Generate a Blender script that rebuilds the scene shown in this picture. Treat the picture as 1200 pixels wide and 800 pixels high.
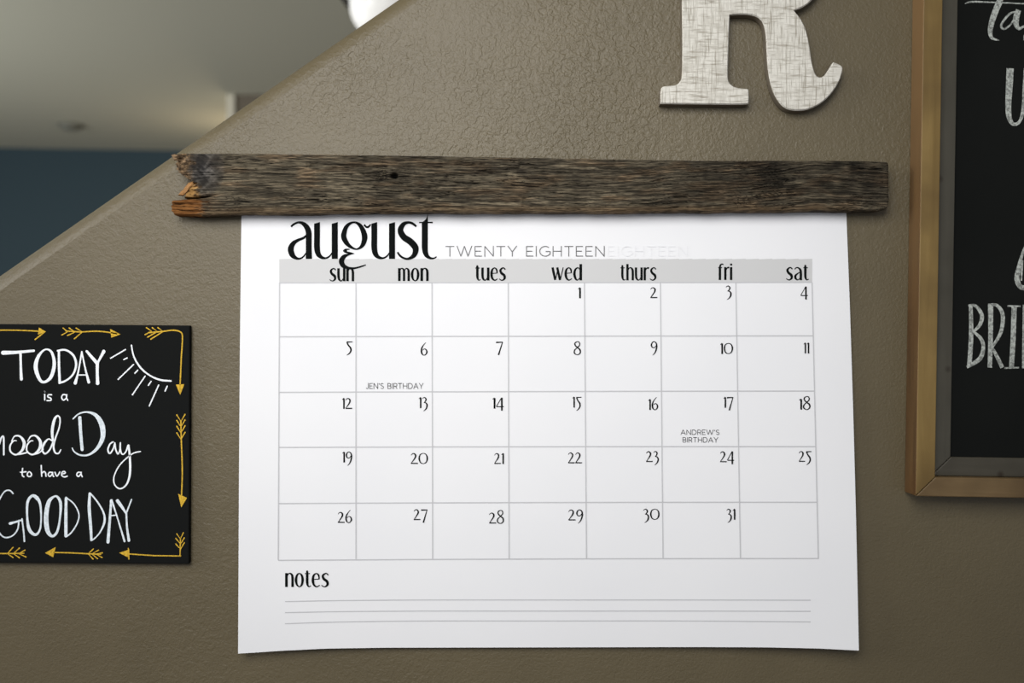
import bpy, bmesh, math, random
import numpy as np
from mathutils import Vector, Matrix
for o in list(bpy.data.objects): bpy.data.objects.remove(o)
C = bpy.context.scene
col = C.collection

# ------------------------------------------------------------------ camera, world, lights, exposure
F = 35.0/36.0*1200.0          # focal length in pixels of the 1200 wide frame
H = 1.55                      # eye height
cam = bpy.data.objects.new('camera', bpy.data.cameras.new('camera')); col.objects.link(cam)
cam.location = (0, -1.0, H); cam.rotation_euler = (math.pi/2, 0, 0)
cam.data.lens = 35; cam.data.sensor_width = 36; cam.data.clip_start = 0.02
cam.data.dof.use_dof = True; cam.data.dof.focus_distance = 0.99; cam.data.dof.aperture_fstop = 3.6
C.camera = cam
w = bpy.data.worlds.new('world'); C.world = w; w.use_nodes = True
w.node_tree.nodes['Background'].inputs[0].default_value = (0.88, 0.92, 1.0, 1)
w.node_tree.nodes['Background'].inputs[1].default_value = 0.40

def light(name, kind, loc, target, energy, color, size=1.0, size_y=None):
    l = bpy.data.lights.new(name, kind); l.energy = energy; l.color = color
    if kind == 'AREA':
        l.size = size
        if size_y: l.shape = 'RECTANGLE'; l.size_y = size_y
    elif kind == 'POINT': l.shadow_soft_size = size
    o = bpy.data.objects.new(name, l); col.objects.link(o); o.location = loc
    if target is not None:
        o.rotation_euler = (Vector(target)-Vector(loc)).to_track_quat('-Z', 'Y').to_euler()
    return o
key = light('window_light', 'AREA', (-0.30, -1.15, 2.14), (-0.07, 0, 1.645), 5.2, (1.0, 0.98, 0.95), 0.95, 0.75)
key.data.spread = math.radians(85)
light('side_fill_light', 'AREA', (-3.0, -1.0, 2.2), (-0.3, 0, 1.6), 40, (1.0, 0.985, 0.96), 1.2, 1.0)  # unseen fill added to brighten the rounded wall edge and graze the wall
light('far_window_light', 'AREA', (-3.6, 1.6, 1.5), (0.5, 4.2, 2.1), 55, (0.93, 0.97, 1.0), 1.6, 1.4)
light('hall_glow_light', 'POINT', (-1.42, 4.45, 2.35), None, 4.5, (1.0, 0.80, 0.55), 0.1)  # unseen warm point added for the cream glow on the far ceiling
vs = C.view_settings
vs.view_transform = 'Standard'; vs.look = 'None'; vs.gamma = 1; vs.use_curve_mapping = False; vs.exposure = 0.0

# ------------------------------------------------------------------ helpers
def U(px, py, d=0.0):
    "point at distance d in front of the wall plane (y = 0) for a place measured in the photograph"
    return ((px-600)/F*(1-d), -d, H+(400-py)/F*(1-d))
def S(r, g, b):
    f = lambda c: (c/255/12.92) if c/255 <= 0.04045 else ((c/255+0.055)/1.055)**2.4
    return (f(r), f(g), f(b), 1)
def obj(name, verts, faces, m=None, parent=None, smooth=False):
    me = bpy.data.meshes.new(name); me.from_pydata([tuple(map(float, v)) for v in verts], [], [tuple(map(int, f)) for f in faces]); me.update()
    if smooth: me.polygons.foreach_set('use_smooth', [True]*len(me.polygons))
    if m: me.materials.append(m)
    o = bpy.data.objects.new(name, me); col.objects.link(o)
    if parent: o.parent = parent
    return o
def tag(o, label=None, cat=None, group=None, kind=None):
    if label: o['label'] = label
    if cat: o['category'] = cat
    if group: o['group'] = group
    if kind: o['kind'] = kind
    return o
def thing(name, label, cat, loc=(0, 0, 0)):
    o = bpy.data.objects.new(name, None); col.objects.link(o); o.location = loc; o.empty_display_size = 0.02
    return tag(o, label, cat)
def put(o, parent):
    "parent while keeping world placement"
    o.parent = parent; o.matrix_parent_inverse = Matrix.Translation(-Vector(parent.location)); return o
def box(name, x0, x1, y0, y1, z0, z1, m, parent=None, bevel=0.0):
    v = [(x, y, z) for x in (x0, x1) for y in (y0, y1) for z in (z0, z1)]
    f = [(0, 1, 3, 2), (4, 6, 7, 5), (0, 4, 5, 1), (2, 3, 7, 6), (0, 2, 6, 4), (1, 5, 7, 3)]
    o = obj(name, v, f, m, parent)
    if bevel:
        b = o.modifiers.new('bevel', 'BEVEL'); b.width = bevel; b.segments = 3
    return o
def mat(name, color=(0.5, 0.5, 0.5, 1), rough=0.6, spec=0.5, metal=0.0):
    m = bpy.data.materials.new(name); m.use_nodes = True
    b = m.node_tree.nodes['Principled BSDF']
    b.inputs['Base Color'].default_value = color; b.inputs['Roughness'].default_value = rough
    b.inputs['Specular IOR Level'].default_value = spec; b.inputs['Metallic'].default_value = metal
    return m
class NT:
    def __init__(s, m): s.m = m; s.t = m.node_tree; s.b = s.t.nodes['Principled BSDF']
    def n(s, kind, **kw):
        x = s.t.nodes.new(kind)
        for k, v in kw.items():
            if k.startswith('i_'): x.inputs[k[2:].replace('_', ' ')].default_value = v
            else: setattr(x, k, v)
        return x
    def l(s, a, b): s.t.links.new(a, b)
    def coord(s, scale=(1, 1, 1)):
        g = s.n('ShaderNodeNewGeometry') if False else s.n('ShaderNodeTexCoord')
        mp = s.n('ShaderNodeMapping'); s.l(g.outputs['Object'], mp.inputs[0]); mp.inputs['Scale'].default_value = scale
        return mp.outputs[0]
    def noise(s, vec, scale, detail=3, rough=0.5, dist=0.0):
        x = s.n('ShaderNodeTexNoise'); s.l(vec, x.inputs['Vector']); x.inputs['Scale'].default_value = scale
        x.inputs['Detail'].default_value = detail; x.inputs['Roughness'].default_value = rough; x.inputs['Distortion'].default_value = dist
        return x.outputs['Fac']
    def ramp(s, fac, stops, interp='LINEAR'):
        r = s.n('ShaderNodeValToRGB'); r.color_ramp.interpolation = interp; s.l(fac, r.inputs[0])
        e = r.color_ramp.elements
        while len(e) < len(stops): e.new(0.5)
        for q, (p, c) in zip(e, stops): q.position = p; q.color = c if hasattr(c, '__len__') else (c, c, c, 1)
        return r.outputs[0]
    def math(s, op, a, b=None, clamp=False):
        x = s.n('ShaderNodeMath', operation=op, use_clamp=clamp)
        for i, q in enumerate((a, b)):
            if q is None: continue
            if isinstance(q, (int, float)): x.inputs[i].default_value = q
            else: s.l(q, x.inputs[i])
        return x.outputs[0]
    def mix(s, fac, a, b, mode='MIX'):
        x = s.n('ShaderNodeMix', data_type='RGBA', blend_type=mode)
        for i, q in ((0, fac), (6, a), (7, b)):
            if isinstance(q, (int, float, tuple)): x.inputs[i].default_value = q
            else: s.l(q, x.inputs[i])
        return x.outputs[2]
    def bump(s, h, strength, dist):
        x = s.n('ShaderNodeBump'); s.l(h, x.inputs['Height']); x.inputs['Strength'].default_value = strength; x.inputs['Distance'].default_value = dist
        s.l(x.outputs[0], s.b.inputs['Normal'])
    def color(s, c): s.l(c, s.b.inputs['Base Color'])

# ------------------------------------------------------------------ materials
def wall_paint():
    m = mat('taupe_wall_paint', (0.17, 0.15, 0.118, 1), 0.48, 0.52); t = NT(m); c = t.coord()
    # knocked-down drywall texture: flat plateaus with crisp edges, over a fine roller stipple
    n1 = t.noise(c, 125, 2.0, 0.5, 0.35); plate = t.ramp(n1, [(0.455, 0.0), (0.525, 1.0)])
    n2 = t.noise(c, 240, 2.0, 0.5, 0.4); worm = t.ramp(n2, [(0.48, 0.0), (0.54, 1.0)])
    n3 = t.noise(c, 380, 3.0, 0.6)
    big = t.noise(c, 5.0, 2.0); mask = t.ramp(big, [(0.35, 0.35), (0.65, 1.0)])
    sep = t.n('ShaderNodeSeparateXYZ'); t.l(c, sep.inputs[0])
    # the plaster is coarser along the upper part of the wall
    zz = t.n('ShaderNodeMapRange'); t.l(sep.outputs['Z'], zz.inputs['Value'])
    zz.inputs['From Min'].default_value = 1.60; zz.inputs['From Max'].default_value = 1.75
    zz.inputs['To Min'].default_value = 0.42; zz.inputs['To Max'].default_value = 1.0
    xx = t.n('ShaderNodeMapRange'); t.l(sep.outputs['X'], xx.inputs['Value'])
    xx.inputs['From Min'].default_value = 0.08; xx.inputs['From Max'].default_value = 0.28
    xx.inputs['To Min'].default_value = 1.0; xx.inputs['To Max'].default_value = 0.5
    k = t.math('MULTIPLY', t.math('MULTIPLY', mask, zz.outputs[0]), xx.outputs[0])
    a = t.math('MULTIPLY', t.math('ADD', t.math('MULTIPLY', plate, 0.65), t.math('MULTIPLY', worm, 0.45)), k)
    hgt = t.math('ADD', a, t.math('MULTIPLY', n3, 1.0))
    t.bump(hgt, 0.85, 0.00055)
    tone = t.noise(c, 9, 3)
    t.color(t.ramp(tone, [(0.3, (0.096, 0.0765, 0.0405, 1)), (0.7, (0.109, 0.087, 0.047, 1))]))
    return m
M = {}
M['wall'] = wall_paint()
def ceil_paint():
    m = mat('ceiling_paint', (0.56, 0.555, 0.45, 1), 0.85, 0.2); t = NT(m); c = t.coord()
    t.bump(t.noise(c, 60, 3), 0.4, 0.002); return m
M['ceiling'] = ceil_paint()
m = mat('blue_wall_paint', (0.038, 0.068, 0.085, 1), 0.7, 0.3); t = NT(m); t.bump(t.noise(t.coord(), 80, 3), 0.3, 0.002); M['blue'] = m
M['brown_wall'] = mat('brown_wall_paint', (0.16, 0.135, 0.10, 1), 0.7, 0.3)  # the cross wall's own brown paint
M['trim'] = mat('cream_corner_paint', (0.66, 0.62, 0.50, 1), 0.6, 0.3)
def floor_mat():
    m = mat('oak_floor', (0.2, 0.13, 0.08, 1), 0.45); t = NT(m); c = t.coord((1, 9, 1))
    t.color(t.ramp(t.noise(c, 3, 6, 0.6), [(0.3, (0.12, 0.075, 0.04, 1)), (0.7, (0.26, 0.17, 0.10, 1))])); return m
M['floor'] = floor_mat()
def paper_mat():
    m = mat('paper', (0.86, 0.87, 0.90, 1), 0.75, 0.15); t = NT(m); c = t.coord()
    t.bump(t.noise(c, 900, 2), 0.15, 0.0001)
    t.color(t.ramp(t.noise(c, 7, 2), [(0.3, (0.745, 0.755, 0.785, 1)), (0.7, (0.765, 0.773, 0.80, 1))])); return m
M['paper'] = paper_mat()
M['ink'] = mat('black_ink', (0.005, 0.006, 0.006, 1), 0.9, 0.05)
M['ink_grey'] = mat('dark_grey_ink', (0.055, 0.055, 0.058, 1), 0.6, 0.2)
M['ink_mid'] = mat('mid_grey_ink', (0.13, 0.13, 0.135, 1), 0.6, 0.2)
M['band'] = mat('light_grey_ink', (0.545, 0.550, 0.560, 1), 0.7, 0.15)
M['line'] = mat('grid_grey_ink', (0.50, 0.505, 0.53, 1), 0.7, 0.15)
M['ghost'] = mat('faint_ink', (0.728, 0.736, 0.764, 1), 0.7, 0.15)
def chalk(name, a, b, sc):
    m = mat(name, a, 0.9, 0.1); t = NT(m); c = t.coord()
    t.color(t.ramp(t.noise(c, sc, 4, 0.7), [(0.40, b), (0.58, a)])); t.bump(t.noise(c, 1500, 2), 0.3, 0.0002); return m
M['white_pen'] = chalk('white_chalk_pen', (0.74, 0.80, 0.86, 1), (0.56, 0.63, 0.68, 1), 260)
M['bright_pen'] = chalk('bright_chalk_pen', (0.84, 0.87, 0.92, 1), (0.74, 0.78, 0.82, 1), 260)
M['gold_pen'] = chalk('gold_paint_pen', (0.66, 0.42, 0.045, 1), (0.42, 0.26, 0.03, 1), 500)
M['grey_chalk'] = chalk('smudgy_grey_chalk', (0.46, 0.49, 0.46, 1), (0.17, 0.18, 0.17, 1), 420)
M['black_panel'] = mat('black_painted_panel', (0.0055, 0.0062, 0.0062, 1), 0.85, 0.10)
m = mat('chalkboard_slate', (0.0085, 0.0095, 0.009, 1), 0.85, 0.10); t = NT(m)
t.color(t.ramp(t.noise(t.coord(), 6, 4), [(0.3, (0.005, 0.0058, 0.0054, 1)), (0.7, (0.0075, 0.0083, 0.0078, 1))])); M['slate'] = m
def pine(name, stretch, dark, lo, hi, rough=0.55):
    m = mat(name, lo, rough, 0.35); t = NT(m); c = t.coord(stretch)
    g = t.noise(c, 60, 5, 0.6, 0.4); big = t.noise(t.coord(), 12, 3)
    cc = t.ramp(g, [(0.30, lo), (0.68, hi)])
    cc = t.mix(t.ramp(big, [(0.45, 0.0), (0.72, 0.75)]), cc, dark)
    vn = t.n('ShaderNodeTexVoronoi'); t.l(t.coord(), vn.inputs['Vector']); vn.inputs['Scale'].default_value = 26
    spot = t.ramp(vn.outputs['Distance'], [(0.03, 1.0), (0.12, 0.0)])
    cc = t.mix(t.math('MULTIPLY', spot, 0.85), cc, (0.02, 0.013, 0.007, 1))
    t.color(cc); t.bump(g, 0.35, 0.0006); return m
M['pine_v'] = pine('pine_rail_upright', (1, 1, 0.08), (0.085, 0.050, 0.014, 1), (0.150, 0.095, 0.027, 1), (0.215, 0.142, 0.046, 1))
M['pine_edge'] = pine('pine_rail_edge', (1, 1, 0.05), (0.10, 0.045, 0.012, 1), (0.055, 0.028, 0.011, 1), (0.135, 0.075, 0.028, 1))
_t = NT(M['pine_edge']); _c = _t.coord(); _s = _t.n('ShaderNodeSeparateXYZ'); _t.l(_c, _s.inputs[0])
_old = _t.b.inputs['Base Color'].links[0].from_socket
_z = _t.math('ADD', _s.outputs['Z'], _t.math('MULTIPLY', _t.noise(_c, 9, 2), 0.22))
_t.color(_t.mix(_t.ramp(_z, [(0.25, 0.0), (0.62, 0.85)]), _old, (0.24, 0.145, 0.062, 1)))   # rail edge lighter above, dimmer below: light falloff mixed into the colour
M['pine_h'] = pine('pine_rail_level', (0.08, 1, 1), (0.07, 0.042, 0.016, 1), (0.135, 0.086, 0.037, 1), (0.195, 0.130, 0.060, 1))
M['grey_v'] = pine('grey_moulding_upright', (1, 1, 0.1), (0.034, 0.031, 0.022, 1), (0.050, 0.046, 0.034, 1), (0.067, 0.062, 0.047, 1))
M['grey_h'] = pine('grey_moulding_level', (0.1, 1, 1), (0.034, 0.030, 0.021, 1), (0.050, 0.045, 0.032, 1), (0.067, 0.060, 0.045, 1))
def linen():
    m = mat('whitewashed_linen_print', (0.6, 0.58, 0.54, 1), 0.6, 0.25); t = NT(m)
    a = t.noise(t.coord((0.09, 1, 1)), 620, 3, 0.65); b = t.noise(t.coord((1, 1, 0.07)), 620, 3, 0.65)
    a2 = t.noise(t.coord((0.22, 1, 1)), 150, 3, 0.6); b2 = t.noise(t.coord((1, 1, 0.22)), 150, 3, 0.6)
    ra = t.ramp(a, [(0.33, 1.0), (0.50, 0.0)]); rb = t.ramp(b, [(0.33, 1.0), (0.50, 0.0)])
    rc = t.ramp(a2, [(0.33, 0.8), (0.50, 0.0)]); rd = t.ramp(b2, [(0.33, 0.7), (0.50, 0.0)])
    s = t.math('MAXIMUM', t.math('MAXIMUM', ra, rb), t.math('MAXIMUM', rc, rd))
    s = t.math('ADD', t.math('MULTIPLY', s, 0.42), t.math('MULTIPLY', t.math('ADD', ra, rb), 0.22), clamp=True)
    t.color(t.mix(s, (0.62, 0.605, 0.555, 1), (0.17, 0.145, 0.10, 1))); t.bump(s, 0.25, 0.0003); return m
M['linen'] = linen()
M['letter_side'] = mat('letter_edge', (0.17, 0.145, 0.11, 1), 0.7, 0.2)
def barnwood():
    m = mat('weathered_barnwood', (0.1, 0.08, 0.06, 1), 0.85, 0.15); t = NT(m)
    at = t.n('ShaderNodeAttribute', attribute_name='tone'); c = t.coord((0.06, 1, 1))
    g = t.noise(c, 900, 3, 0.7); t.color(t.mix(0.55, at.outputs['Color'], t.ramp(g, [(0.3, 0.25), (0.7, 1.0)]), 'MULTIPLY'))
    t.bump(g, 0.5, 0.0005); return m
M['barn'] = barnwood()
M['amber'] = pine('split_amber_wood', (0.2, 1, 1), (0.10, 0.04, 0.012, 1), (0.24, 0.105, 0.03, 1), (0.42, 0.24, 0.09, 1), 0.7)
M['torn'] = pine('torn_brown_wood', (0.4, 1, 1), (0.045, 0.024, 0.012, 1), (0.11, 0.065, 0.032, 1), (0.26, 0.17, 0.09, 1), 0.8)
M['opal'] = mat('opal_glass', (0.88, 0.88, 0.86, 1), 0.3, 0.5)
M['opal'].node_tree.nodes['Principled BSDF'].inputs['Emission Color'].default_value = (1, 0.98, 0.93, 1)
M['opal'].node_tree.nodes['Principled BSDF'].inputs['Emission Strength'].default_value = 0.38
M['dark_metal'] = mat('dark_bronze', (0.02, 0.017, 0.014, 1), 0.4, 0.5, 0.6)
M['detector'] = mat('aged_white_plastic', (0.20, 0.20, 0.165, 1), 0.5, 0.4)

# ------------------------------------------------------------------ structure
def build_stair_wall():
    r = 0.017; T = 0.125
    a = U(0, 325, -r); b = U(462, 5, -r)
    th = math.atan2(b[2]-a[2], b[0]-a[0]); sl = math.tan(th)
    nx, nz = -math.sin(th), math.cos(th)            # outward normal of the sloping edge
    line = lambda x: a[2]+sl*(x-a[0])
    xA = -1.9; A = (xA, line(xA)); zt = 2.75; B = (a[0]+(zt-a[2])/sl, zt)
    prof = []                                         # (offset along the normal, y)
    for i in range(9):
        q = i/8*math.pi/2; prof.append((-r+r*math.sin(q), r-r*math.cos(q)))
    for i in range(9):
        q = i/8*math.pi/2; prof.append((-r+r*math.cos(q), T-r+r*math.sin(q)))
    V = []; Fc = []
    for (o_, y) in prof:
        V.append((A[0]+nx*o_, y, A[1]+nz*o_)); V.append((B[0]+nx*o_, y, B[1]+nz*o_))
    n = len(prof)
    for i in range(n-1): Fc.append((2*i, 2*i+1, 2*i+3, 2*i+2))
    k = len(V)
    V += [(2.2, 0, zt), (2.2, 0, 0), (V[0][0], 0, 0), (2.2, T, zt), (2.2, T, 0), (V[2*n-2][0], T, 0)]
    Fc += [(0, k+2, k+1, k, 1), (2*n-2, 2*n-1, k+3, k+4, k+5), (k, k+1, k+4, k+3), (k+2, k+5, k+4, k+1)]
    Fc.append(tuple([2*i for i in range(n)])+(k+5, k+2))
    o = obj('wall_front', V, Fc, M['wall'])
    bmx = bmesh.new(); bmx.from_mesh(o.data); bmesh.ops.recalc_face_normals(bmx, faces=bmx.faces); bmx.to_mesh(o.data); bmx.free()
    for i, p in enumerate(o.data.polygons): p.use_smooth = len(p.vertices) == 4 and i < n-1
    return tag(o, kind='structure')
build_stair_wall()
tag(box('ceiling', -6.0, 3.2, -2.6, 6.9, 2.75, 2.9, M['ceiling']), kind='structure')
tag(box('floor', -6.0, 3.2, -2.6, 6.9, -0.12, 0.0, M['floor']), kind='structure')
def far_wall():
    x0, y0, x1, y1 = -5.95, 4.93, 0.9, 5.52
    v = [(x0, y0, 0), (x1, y1, 0), (x1, y1, 2.75), (x0, y0, 2.75)]; v += [(x, y+0.12, z) for x, y, z in v]
    tag(obj('wall_back', v, [(0, 1, 2, 3), (5, 4, 7, 6), (4, 0, 3, 7), (1, 5, 6, 2), (0, 4, 5, 1), (3, 2, 6, 7)], M['blue']), kind='structure')
far_wall()
# end of the taupe cross wall in the room beyond, with its pale corner bead
tag(box('wall_hall', -1.345, 0.6, 3.84, 4.0, 0, 2.75, M['brown_wall']), kind='structure')
tag(box('trim_1', -1.385, -1.343, 3.825, 4.01, 0, 2.75, M['trim'], bevel=0.006), kind='structure')

# lamp hanging in the room beyond, seen past the sloping edge
def lathe(name, prof, seg, m, parent, center=(0, 0)):
    V = []; Fc = []
    for (r, z) in prof:
        for k in range(seg):
            q = 2*math.pi*k/seg; V.append((center[0]+r*math.cos(q), center[1]+r*math.sin(q), z))
    for i in range(len(prof)-1):
        for k in range(seg):
            Fc.append((i*seg+k, i*seg+(k+1) % seg, (i+1)*seg+(k+1) % seg, (i+1)*seg+k))
    Fc.append(tuple(range(seg))[::-1]); Fc.append(tuple((len(prof)-1)*seg+k for k in range(seg)))
    return obj(name, V, Fc, m, parent, True)
def tube(name, pts, r, m, parent, seg=10):
    P = [Vector(p) for p in pts]; V = []; Fc = []
    for i, p in enumerate(P):
        d = (P[min(i+1, len(P)-1)]-P[max(i-1, 0)]).normalized()
        s = d.cross(Vector((0.31, 0.87, 0.2))).normalized(); u = d.cross(s)
        for k in range(seg):
            q = 2*math.pi*k/seg; V.append(tuple(p+(s*math.cos(q)+u*math.sin(q))*r))
    for i in range(len(P)-1):
        for k in range(seg): Fc.append((i*seg+k, i*seg+(k+1) % seg, (i+1)*seg+(k+1) % seg, (i+1)*seg+k))
    Fc.append(tuple(range(seg))[::-1]); Fc.append(tuple((len(P)-1)*seg+k for k in range(seg)))
    return obj(name, V, Fc, m, parent, True)
yl = 1.9; dl = 1.0+yl
lx = (452-600)/F*dl; lz = H+400/F*dl
lamp = thing('pendant_lamp', 'white glass lamp shade hanging in the room beyond, cut by the sloping wall edge', 'lamp', (lx, yl, 2.75))
pxm = dl/F
R_ = 42*pxm
prof = [(0.02, 0.17), (R_*0.5, 0.165), (R_*0.85, 0.14), (R_, 0.09)] + [(R_, z) for z in (0.06, 0.03, 0.0, -0.02)]
prof += [(R_*math.cos(q), -0.02-R_*0.95*math.sin(q)) for q in [math.pi/2*i/10 for i in range(1, 10)]] + [(0.004, -0.02-R_*0.95)]
prof = [(r, z+lz-2.75) for r, z in prof]
lathe('glass_shade', prof, 48, M['opal'], lamp)
top = lz-2.75+0.165
lathe('ceiling_rose', [(0.06, 0.0), (0.06, -0.012), (0.045, -0.025), (0.012, -0.032)], 32, M['dark_metal'], lamp)
tube('rod', [(0, 0, -0.02), (0, 0, top+0.02)], 0.007, M['dark_metal'], lamp)
lathe('shade_collar', [(0.03, top+0.03), (0.035, top), (0.045, top-0.01)], 32, M['dark_metal'], lamp)
tube('arm', [(-0.02, 0.03, top+0.03), (-0.10, 0.05, top+0.02), (-R_-0.045, 0.03, top-0.06), (-R_-0.022, 0.0, 0.01+lz-2.75), (-R_+0.002, 0.0, -0.022+lz-2.75)], 0.009, M['dark_metal'], lamp)
# small detector disc on the far ceiling
ds = 1.2*F/254.0
det = thing('smoke_detector', 'small round smoke detector on the far ceiling above the blue wall', 'detector', ((83-600)/F*ds, ds-1.0, 2.75))
lathe('base_plate', [(0.068, 0.0), (0.068, -0.008), (0.062, -0.010)], 40, M['detector'], det)
lathe('cover', [(0.052, -0.008), (0.050, -0.022), (0.038, -0.028), (0.01, -0.030)], 40, M['detector'], det)

# ------------------------------------------------------------------ pen strokes on a surface
def cr(p0, p1, p2, p3, t):
    return tuple(0.5*((2*b)+(-a+c)*t+(2*a-5*b+4*c-d)*t*t+(-a+3*b-3*c+d)*t**3) for a, b, c, d in zip(p0, p1, p2, p3))
class Ink:
    "collects strokes given in a local 2D frame and lays them on a surface as a mesh"
    def __init__(s, surf): s.V = []; s.F = []; s.surf = surf; s.k = 0
    def stroke(s, pts, fn=lambda p: p, smooth=True, closed=False, cap='butt', wmul=1.0, n=6):
        P = [p if len(p) == 3 else (p[0], p[1], s.w) for p in pts]
        if smooth and len(P) > 2:
            Q = []; L = len(P)
            for i in range(L if closed else L-1):
                if closed: a, b, c, d = P[(i-1) % L], P[i], P[(i+1) % L], P[(i+2) % L]
                else: a, b, c, d = P[max(i-1, 0)], P[i], P[i+1], P[min(i+2, L-1)]
                for k in range(n): Q.append(cr(a, b, c, d, k/n))
            if not closed: Q.append(P[-1])
        else: Q = P
        N = len(Q); s.k += 1; off = 0.00002*(s.k % 12); base = len(s.V)
        cen = [fn((q[0], q[1])) for q in Q]
        sc = math.dist(fn((Q[0][0]+1, Q[0][1])), fn((Q[0][0], Q[0][1]))) if True else 1
        sy = math.dist(fn((Q[0][0], Q[0][1]+1)), fn((Q[0][0], Q[0][1])))
        wsc = math.sqrt(sc*sy)*wmul
        for i in range(N):
            if closed: a, c = cen[i-1], cen[(i+1) % N]
            else: a, c = cen[max(i-1, 0)], cen[min(i+1, N-1)]
            dx, dy = c[0]-a[0], c[1]-a[1]; L = math.hypot(dx, dy) or 1
            hx, hy = -dy/L, dx/L; hw = max(Q[i][2], 0.1)*wsc/2; x, y = cen[i]
            s.V.append(s.surf(x+hx*hw, y+hy*hw, off)); s.V.append(s.surf(x-hx*hw, y-hy*hw, off))
        for i in range(N if closed else N-1):
            j = (i+1) % N; s.F.append((base+2*i, base+2*i+1, base+2*j+1, base+2*j))
        if cap == 'round' and not closed:
            for i in (0, N-1): s.disc(cen[i][0], cen[i][1], max(Q[i][2], 0.1)*wsc/2, off+0.00001)
    def disc(s, x, y, r, off=0.0, n=12):
        b = len(s.V)
        for k in range(n): s.V.append(s.surf(x+r*math.cos(2*math.pi*k/n), y+r*math.sin(2*math.pi*k/n), off))
        s.F.append(tuple(range(b, b+n)))
    def poly(s, pts, fn=lambda p: p, off=0.0001):
        b = len(s.V)
        for p in pts: q = fn(p); s.V.append(s.surf(q[0], q[1], off))
        s.F.append(tuple(range(b, b+len(pts))))
    def build(s, name, m, parent):
        V = [Vector(v)-parent_loc(parent) for v in s.V]
        # all faces towards the viewer side (-y)
        Fc = []
        for f in s.F:
            n = (V[f[1]]-V[f[0]]).cross(V[f[2]]-V[f[1]])
            Fc.append(f if n.y < 0 else tuple(reversed(f)))
        return obj(name, V, Fc, m, parent)
def parent_loc(p): return Vector(p.location) if p else Vector((0, 0, 0))

# ------------------------------------------------------------------ the calendar sheet
def sheet_depth(px, py):
    k = max(0.0, (py-245)/515.0); u = (px-283)/708.0
    e = 0.004
    if u < 0.34: e += 0.008*((0.34-u)/0.34)**2
    if u > 0.55: e += 0.013*((u-0.55)/0.45)**2
    return 0.0022+e*k**1.6
def interp(x, tab):
    for (a, fa), (b, fb) in zip(tab, tab[1:]):
        if x <= b: t = (x-a)/(b-a); t = max(0, t); return fa+(fb-fa)*t
    return tab[-1][1]
cal = thing('wall_calendar', 'large white paper August calendar hanging from the weathered board', 'calendar', U(640, 240, 0.0))
LE = [(232, 283.3), (300, 282.3), (400, 281.2), (560, 280), (766, 279)]
RE = [(232, 991.2), (245, 991.6), (360, 996), (480, 999.8), (600, 1003), (700, 1005.2), (766, 1006.6)]
BE = [(279, 765.6), (300, 764.3), (330, 762.3), (380, 759.8), (450, 758.7), (600, 758.4), (820, 757.9), (900, 758.3), (960, 759.6), (1007, 762)]
def sheet():
    nx, ny = 90, 70; V = []; Fc = []
    for j in range(ny+1):
        for i in range(nx+1):
            u = i/nx; v = j/ny
            xb = 279+u*728; y1 = interp(xb, BE); py = 236+(y1-236)*v
            x0 = interp(py, LE); x1 = interp(py, RE); px = x0+(x1-x0)*u
            V.append(Vector(U(px, py, sheet_depth(px, py)))-parent_loc(cal))
    for j in range(ny):
        for i in range(nx):
            a = j*(nx+1)+i; Fc.append((a, a+nx+1, a+nx+2, a+1))
    n0 = len(V); V += [v+Vector((0, 0.0004, 0)) for v in V]; Fc += [tuple(n0+i for i in reversed(f)) for f in Fc]
    k = lambda j, i: j*(nx+1)+i
    loop = [k(0, i) for i in range(nx)]+[k(j, nx) for j in range(ny)]+[k(ny, i) for i in range(nx, 0, -1)]+[k(j, 0) for j in range(ny, 0, -1)]
    b = len(V); L = len(loop); V += [V[q] for q in loop]+[V[n0+q] for q in loop]
    Fc += [(b+i, b+(i+1) % L, b+L+(i+1) % L, b+L+i) for i in range(L)]
    o = obj('sheet', V, Fc, M['paper'], cal, True)
    return o
sheet()
def on_sheet(px, py, off=0.0): return U(px, py, sheet_depth(px, py)+0.00025+off)

VX = [(327.5, 326.0), (417.1, 417.1), (506.2, 507.0), (595.5, 596.6), (684.8, 687.3), (773.9, 777.0), (862.3, 867.7), (951.6, 959.0)]
HY = [(331.2, 330.6), (394.4, 393.3), (459.5, 458.0), (524.0, 523.1), (589.8, 588.3), (656.3, 654.2)]
def gx(i, py): a, b = VX[i]; return a+(b-a)*(py-331)/324
def hy(j, px):
    a, b = HY[j]; t = (px-327)/626; s = a+(b-a)*t
    return s-(1.2*j/5)*4*max(0, 0.25-(t-0.5)**2)*0.5
# grey header band behind the weekday names
ink = Ink(on_sheet)
n = 40
for i in range(n):
    xa = 327.3+(951.8-327.3)*i/n; xb = 327.3+(951.8-327.3)*(i+1)/n
    b = len(ink.V)
    for (x, y) in ((xa, 303.6), (xa, 331), (xb, 330.8), (xb, 303)): ink.V.append(on_sheet(x, y, -0.0001))
    ink.F.append((b, b+1, b+2, b+3))
tag(ink.build('header_band', M['band'], cal), 'pale grey band behind the weekday names')
for i in range(8):
    ink = Ink(on_sheet); ink.w = 1.35
    ink.stroke([(gx(i, y), y) for y in np.linspace(331, 656 if i < 1 else 654.8, 22)], smooth=False)
    ink.build('grid_line', M['line'], cal)
for j in range(6):
    ink = Ink(on_sheet); ink.w = 1.35; ytop = HY[j][0]
    ink.stroke([(x, hy(j, x)) for x in np.linspace(gx(0, ytop), gx(7, ytop), 50)], smooth=False)
    ink.build('grid_line', M['line'], cal)
for y0, y1, y2 in ((704.6, 702.7, 703.0), (717.5, 715.7, 716.0), (730.5, 727.3, 728.4)):
    ink = Ink(on_sheet)
    ink.stroke([(334, y0, 1.1), (400, (y0*0.35+y1*0.65), 1.1), (500, y1, 1.1), (640, y1, 1.1), (800, y1, 1.1), (950, y2, 1.1)], n=14)
    ink.build('note_line', M['line'], cal)

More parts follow.
